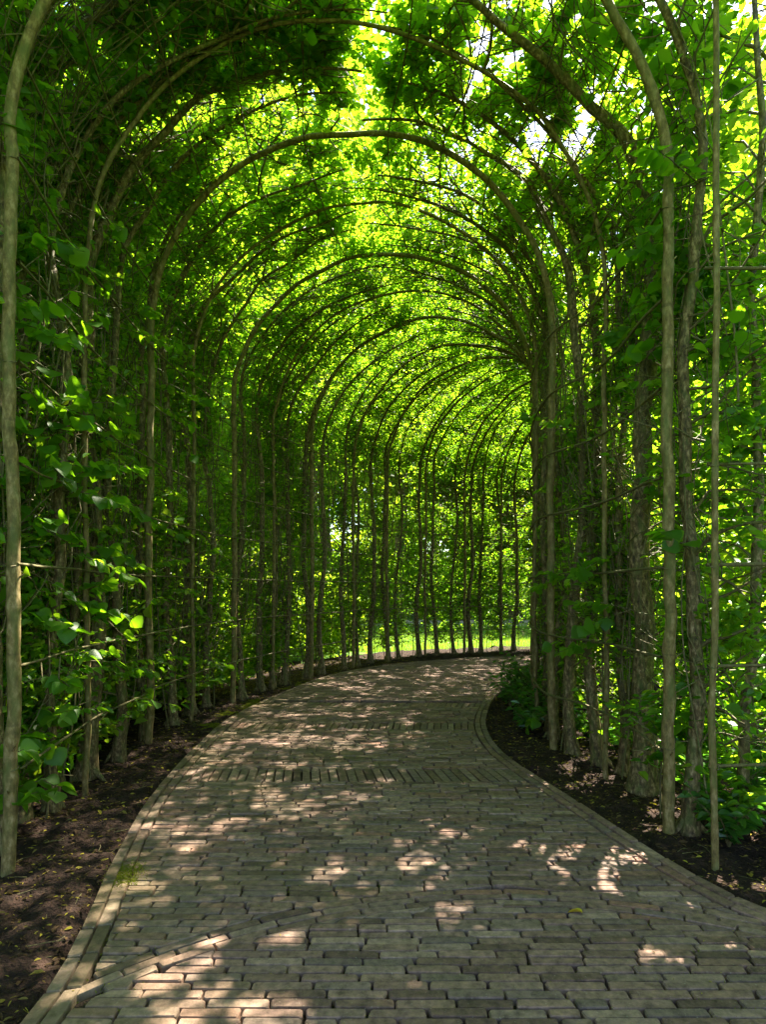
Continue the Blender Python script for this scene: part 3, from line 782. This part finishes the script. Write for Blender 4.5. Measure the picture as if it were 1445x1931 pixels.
variants = [make_tree_parts(200 + k, 4.35, (.04, .048, .036, .044, .052, .038)[k], 9500, .85, False) for k in range(6)] + [make_tree_parts(300 + k, 4.35, (.044, .036, .05)[k], 6800, .75, False, thin=.4) for k in range(3)]
VM = []
for d in variants:
    T = Tubes()
    for B, rr in d['branches']: T.add(B, rr, 3)
    LP, LD, LN, LS, LW, tone = d['leaves']
    VM.append((d['trunk'], T.mesh('branches', M_TWIG), d['twigs'], leaf_mesh('foliage', LP, LD, LN, LS, LW, M_LEAF, tone)))
def place_variant(k, pos, ang, W, label, group='pleached hornbeams lining the path', flip=1, thin=False):
    tr = link('pleached_tree', None, label=label, cat='tree', group=group)
    tr.location = (pos[0], pos[1], 0); tr.rotation_euler = (0, 0, ang); tr.scale = ((W + .2) / 4.35, flip, R.uniform(.99, 1.02))
    tk, bm, tm, fm = VM[k % 6] if not thin else VM[6 + k % 3]
    link('trunk', tk, tr); link('branches', bm, tr, kind='stuff'); link('twigs', tm, tr, kind='stuff'); link('foliage', fm, tr, kind='stuff')
    return tr
kk = 0
tts = np.arange(4.35, 13.6, .42)
for n, t in enumerate(tts):
    t = t + R.uniform(-.08, .08); tq, ang, W = frame_at(FL, FR, t=t); p = FL(t) - np.array([math.cos(ang), math.sin(ang)]) * R.uniform(.02, .14)
    place_variant(kk, p, ang, W, tree_label('left', t, ('slim', 'straight', 'slender')[kk % 3]), flip=1 if R.random() < .5 else -1, thin=t > 6.2); kk += 1
tts = np.arange(2.85, 13.6, .5)
for n, t in enumerate(tts):
    t = t + R.uniform(-.08, .08); tq, ang, W = frame_at(FR, FL, t=t); p = FR(t) - np.array([math.cos(ang), math.sin(ang)]) * R.uniform(.05, .16)
    place_variant(kk, p, ang, W, tree_label('right', t, ('slim', 'straight', 'slender')[kk % 3]), flip=1 if R.random() < .5 else -1, thin=True); kk += 1
# trees that carry the canopy back over the camera
for n, (x, y, a, lab) in enumerate([(-2.5, 2.9, 0, 'nearest'), (2.9, 2.7, math.pi, 'nearest'), (-3.4, 1.7, 0, 'second'), (3.6, 1.6, math.pi, 'second'), (-3.6, .6, 0, 'third'), (3.7, .5, math.pi, 'third'), (-3.6, -.6, 0, 'farthest'), (3.7, -.7, math.pi, 'farthest')]):
    place_variant(n + 2, (x, y), a, 5.4 if n < 2 else 7.0, f"{lab} hornbeam behind the viewer on the {'left' if a == 0 else 'right'} of the entrance, off frame", group='trees round the entrance')

# ------------------------------------------------------------------ background trees and shrubs
def crown_mesh(seed, rx, rz, n, ls, zc, hollow=.45):
    rng = np.random.default_rng(seed); nc = n // 12
    d = unit(rng.normal(0, 1, (nc, 3))); rad = hollow + (1 - hollow) * rng.random(nc) ** .6
    rad *= .78 + .45 * vnoise(d[:, 0] * 2 + 9, d[:, 2] * 2 + d[:, 1] + 9, 1.6, seed)
    C = d * rad[:, None] * [rx, rx, rz] + [0, 0, zc]
    P = np.repeat(C, 12, 0) + rng.normal(0, ls * 1.9, (nc * 12, 3))
    D = rng.normal(0, 1, P.shape) * [1, 1, .5]; N_ = np.array([0, 0, 1.]) + rng.normal(0, .6, P.shape)
    L = ls * rng.uniform(.7, 1.3, len(P))
    return leaf_mesh('crown', P, D, N_, L, L * .75, M_BGLEAF, rng.random(len(P)))
BGC = [crown_mesh(301, 2.6, 3.0, 11000, .17, 5.4), crown_mesh(302, 2.9, 2.6, 11000, .17, 5.0), crown_mesh(303, 2.2, 3.4, 9500, .17, 5.8)]
SHR = [crown_mesh(311, 1.1, .95, 5200, .10, .9, .2), crown_mesh(312, 1.0, 1.25, 5200, .10, 1.1, .2)]
BGT = []
for k in range(3):
    T = Tubes(); z = np.linspace(-.2, 5.5, 12); T.add(np.stack([.1 * np.sin(z + k), .08 * np.cos(z * .8), z], 1), np.linspace(.2, .07, 12), 8)
    rng = np.random.default_rng(k)
    for _ in range(9):
        a = rng.uniform(0, 6.28); z0 = rng.uniform(2.4, 5); u = np.linspace(0, 1, 5)[:, None]
        T.add(np.array([0, 0, z0]) + np.array([math.cos(a), math.sin(a), .8]) * 1.8 * u, np.linspace(.06, .015, 5), 5)
    BGT.append(T.mesh('trunk', M_BARK))
bgs = [(-9, 3, 1.0), (-8, 8, 1.1), (-7.5, 13, 1.1), (-12, 10, 1.4), (-6.5, 18, 1.1), (-11, 19, 1.3), (-5.5, 26, 1.2), (-9, 28, 1.4), (6, 44, 1.6), (11, 43, 1.6), (20, 28, 1.3), (-14, 30, 1.6), (0, 52, 1.7), (9, 54, 1.9), (18, 50, 1.8), (-10, 54, 1.8), (24, 36, 1.6), (19, 18, 1.3), (16, 8, 1.3), (12, 2.5, 1.1), (-20, 46, 2), (30, 52, 2), (5, 60, 2), (-3, 34, 2.2), (4.5, 39, 2.2), (8, 38, 2.3), (-9, 36, 2.2), (12, 34, 2.1), (17, 38, 2.3), (-6.5, 17.5, 2.0), (-2.5, 23, 2.1), (1, 35, 2.4), (13, 42, 2.4), (9.8, 14.5, 1.65), (14, 10, 1.8)]
for n, (x, y, sc) in enumerate(bgs):
    where = 'left of the tunnel' if x < -5 and y < 20 else 'right of the tunnel' if x > 10 and y < 20 else 'on the lawn beyond the bend' if y < 40 else 'at the far edge of the lawn'
    t = link('broadleaf_tree', None, label=f"{('large', 'middle-sized', 'rounded')[n % 3]} green tree {where}, {ordn(n + 1)} from the near left", cat='tree', group='trees outside the tunnel')
    t.location = (x, y, -.1); t.rotation_euler = (0, 0, R.uniform(0, 6.28)); t.scale = (sc * .9, sc * .9, sc * R.uniform(1.0, 1.15))
    link('trunk', BGT[n % 3], t); link('crown', BGC[n % 3], t)
shs = [(-8, 41), (-5, 40), (-2, 41), (1, 40), (3.5, 41), (6, 40), (8.5, 41), (11, 40), (13.5, 41), (16, 40), (19, 41), (-11, 41), (-3.9, 4.6), (-4.1, 6.3), (-3.9, 8), (-3.8, 9.7), (-3.3, 11.6), (-2.7, 13.4), (-1.6, 15.2), (4.4, 6.6), (5.2, 8.6), (-5, 5.4), (-5.2, 7.5), (-5, 9.6)]
for n, (x, y) in enumerate(shs):
    t = link('shrub', None, label=f"leafy green shrub {'beyond the gravel path,' if y > 30 else 'behind the left trunk row,' if x < 0 else 'behind the right trunk row,'} {ordn(n + 1)} of the shrubs from the near left", cat='shrub', group='shrubs behind the trunk rows')
    t.location = (x, y, -.1); t.rotation_euler = (0, 0, R.uniform(0, 6.28)); s_ = R.uniform(.95, 1.3) * (2.2 if y > 30 else 1); t.scale = (s_, s_, s_ * R.uniform(.9, 1.3))
    T = Tubes(); 
    for _ in range(7):
        a = R.uniform(0, 6.28); u = np.linspace(0, 1, 5)[:, None]; T.add(np.array([math.cos(a), math.sin(a), 0]) * u ** 2 * .5 + np.array([0, 0, 1.2]) * u, np.linspace(.015, .005, 5), 5)
    link('stems', T.mesh('stems', M_TWIG), t); link('foliage', SHR[n % 2], t)

# ------------------------------------------------------------------ low plants, litter, moss, grass
def low_plant(x, y, h, n, label):
    rng = np.random.default_rng(int(x * 100 + y * 17))
    t = link('low_plant', None, label=label, cat='plant', group='low leafy plants on the inner bank'); t.location = (x, y, float(soil_z(x, y)) - .01)
    T = Tubes(); P = []; D = []
    for _ in range(n):
        a = rng.uniform(0, 6.28); L = h * rng.uniform(.6, 1.1); u = np.linspace(0, 1, 5)[:, None]; o = np.array([math.cos(a), math.sin(a), 0])
        Q = o * u ** 1.6 * L * .7 + np.array([0, 0, 1]) * u * L; T.add(Q, np.linspace(.005, .002, 5), 4)
        for f in np.linspace(.3, 1, 8):
            p = o * f ** 1.6 * L * .7 + np.array([0, 0, 1]) * f * L; a2 = rng.uniform(0, 6.28)
            P.append(p); D.append([math.cos(a2), math.sin(a2), rng.uniform(-.4, .3)])
    P = np.array(P); D = np.array(D); Ls = rng.uniform(.07, .13, len(P))
    link('stems', T.mesh('stems', M_TWIG), t)
    link('foliage', leaf_mesh('foliage', P, D, np.array([0, 0, 1.]) + rng.normal(0, .4, P.shape), Ls, Ls * .5, M_GROUNDLEAF, rng.random(len(P))), t, kind='stuff')
lp = [(2.15, 3.95, .35, 'low plant directly behind the thin corner stake'), (2.9, 3.9, .45, 'leafy plant at the bottom right under the lowest rail'), (2.6, 3.75, .3, 'small plant in front of the right hedge'), (2.3, 4.4, .5, 'leafy plant behind the near right arch post'), (2.5, 5.0, .6, 'bushy plant behind the thickest right trunk'), (3.1, 4.6, .6, 'tall plant inside the right hedge'), (2.2, 5.9, .45, 'low plant between two thin right stems'), (2.15, 6.7, .5, 'low plant beside the inner arch post'), (1.62, 7.1, .28, 'small leafy plant beside the path edge where it narrows'), (1.75, 7.9, .42, 'bushy low plant on the right bank at the start of the bend'), (1.72, 8.6, .45, 'spreading low plant leaning over the right path edge'), (1.95, 8.9, .6, 'tall leafy plant against the inner trunks'), (2.05, 9.5, .5, 'leafy plant on the inner side of the bend'), (2.3, 10.0, .5, 'last leafy plant before the path disappears behind the trunks'), (1.9, 7.6, .5, 'dark leafy plant at the foot of the inner arch posts'), (2.2, 9.2, .8, 'tallest bushy plant between the inner arch posts'), (2.75, 4.4, .5, 'low plant under the rails at the right edge'), (2.35, 4.7, .5, 'low bluish plant behind the corner stake'), (2.35, 5.4, .45, 'low plant behind the thick right trunk'), (2.5, 6.2, .5, 'low plant between the right trunks, well back')]
for x, y, h, lab in lp: low_plant(x, y, h, 16, lab)

n = 90000
px = R.uniform(-4.5, 5, n); py = R.uniform(2.0, 14, n); ok = ~in_poly(px, py, paving_poly)
dd = np.full(n, 99.0)
for p in feet: dd = np.minimum(dd, np.hypot(px - p[0], py - p[1]))
ok &= dd < 1.4; px, py = px[ok], py[ok]; n = len(px)
a = R.uniform(0, 6.28, n); P = np.stack([px, py, soil_z(px, py) + .006], 1); D = np.stack([np.cos(a), np.sin(a), R.normal(0, .15, n)], 1)
L = R.uniform(.012, .04, n); L[R.random(n) < .03] = .06
tone = R.random(n) ** 2.0 * .8
tone[R.random(n) < .07] = .95
link('leaf_litter', leaf_mesh('leaf_litter', P, D, np.array([0, 0, 1.]) + R.normal(0, .35, P.shape), L, L * R.uniform(.15, .6, n), M_LITTER, tone), kind='stuff')
T = Tubes()
for _ in range(1400):
    k = R.integers(n); a = R.uniform(0, 6.28); l = R.uniform(.04, .16); p = P[k] + [0, 0, .004]; d = np.array([math.cos(a), math.sin(a), R.normal(0, .08)])
    T.add([p, p + d * l * .5 + R.normal(0, .008, 3), p + d * l], [.0025, .002, .001], 3)
link('dead_twigs', T.mesh('dead_twigs', M_TWIG), kind='stuff')
# crumbs on the paving
n = 1500; px = R.uniform(-2, 2.2, n); py = R.uniform(2.2, 9, n); ok = in_poly(px, py, paving_poly) & (R.random(n) < .25 + .5 * (np.abs(px) > 1.1)); px, py = px[ok], py[ok]; n = len(px)
a = R.uniform(0, 6.28, n); L = R.uniform(.004, .014, n)
link('path_crumbs', leaf_mesh('path_crumbs', np.stack([px, py, np.full(n, .006)], 1), np.stack([np.cos(a), np.sin(a), 0 * a], 1), np.array([0, 0, 1.]) + R.normal(0, .2, (n, 3)), L, L * .5, M_LITTER, .4 + .6 * R.random(n)), kind='stuff')
# moss at the left edge of the paving
Ls = resample(left_line, .01); msk = ((Ls[:, 1] > 6.8) & (Ls[:, 1] < 11)) | ((Ls[:, 1] > 3.45) & (Ls[:, 1] < 3.65)); Ls = Ls[msk]
n = 26000; k = R.integers(len(Ls), size=n); b_ = Ls[k]; sp = np.where(b_[:, 1] < 5, .05, .06); P2 = b_ + R.normal(0, 1, (n, 2)) * sp[:, None] + np.where(b_[:, 1:2] < 5, [.1, 0], [-.07, 0])
dn = vnoise(P2[:, 0], P2[:, 1], 3.0, 5); ok = (dn > .5) | (P2[:, 1] < 5); P2 = P2[ok]; n = len(P2)
zz = np.where(in_poly(P2[:, 0], P2[:, 1], paving_poly), .004, soil_z(P2[:, 0], P2[:, 1]) + .004)
a = R.uniform(0, 6.28, n)
link('moss', leaf_mesh('moss', np.c_[P2, zz], np.stack([np.cos(a), np.sin(a), R.uniform(.3, 1.5, n)], 1), R.normal(0, 1, (n, 3)), R.uniform(.008, .018, n), np.full(n, .005), M_MOSS, R.random(n)), kind='stuff')
# tiny weeds and moss in the joints of the near paving
cs = np.array([b[0][q_] for b in field for q_ in range(4) if b[0][q_, 1] < 8 and b[0][q_, 1] > 2.2])
nb = 9000; k = R.integers(len(cs), size=nb); P2 = cs[k] + R.normal(0, .006, (nb, 2)) + np.c_[R.uniform(-.05, .05, nb), np.zeros(nb)]
ok = vnoise(P2[:, 0], P2[:, 1], 1.6, 9) + np.clip(-P2[:, 0] * .12, -.1, .2) + .25 * (vnoise(P2[:, 0], P2[:, 1], 9, 4) - .5) > .62; P2 = P2[ok]; nb = len(P2); a = R.uniform(0, 6.28, nb)
link('joint_moss', leaf_mesh('joint_moss', np.c_[P2, np.full(nb, -.012)], np.stack([np.cos(a), np.sin(a), R.uniform(.5, 2, nb)], 1), R.normal(0, 1, (nb, 3)), R.uniform(.008, .018, nb), np.full(nb, .005), M_MOSS, R.random(nb)), kind='stuff')
# grass beyond the bend
n = 60000; px = R.uniform(-4, 12, n); py = 17 + R.random(n) ** 1.5 * 14; h = R.uniform(.05, .13, n); a = R.uniform(0, 6.28, n)
b = np.stack([px, py, np.full(n, -.1)], 1); o = np.stack([np.cos(a), np.sin(a), 0 * a], 1) * .008
v = np.stack([b - o, b + o, b + np.c_[R.normal(0, .03, (n, 2)), h]], 1).reshape(-1, 3)
link('grass', mesh('grass', v, [np.arange(3 * n).reshape(-1, 3)], M_GRASS, tone=R.random(n)), kind='stuff')

fl = link('fallen_leaf', HERO[1].copy(), label='single yellow fallen leaf lying on the bricks right of centre', cat='leaf')
fl.matrix_basis = Matrix.Translation((0.98, 3.12, .012)) @ Matrix.Rotation(2.6, 4, 'Z') @ Matrix.Rotation(.35, 4, 'X') @ Matrix.Diagonal((.075, .055, .07, 1))
m = simple_noise_mat('yellow_leaf', [(0.3, (0.45, 0.33, 0.02)), (0.7, (0.6, 0.48, 0.04))], 60, rough=.6, bump=.1, dist=.002)
fl.data.materials[0] = m
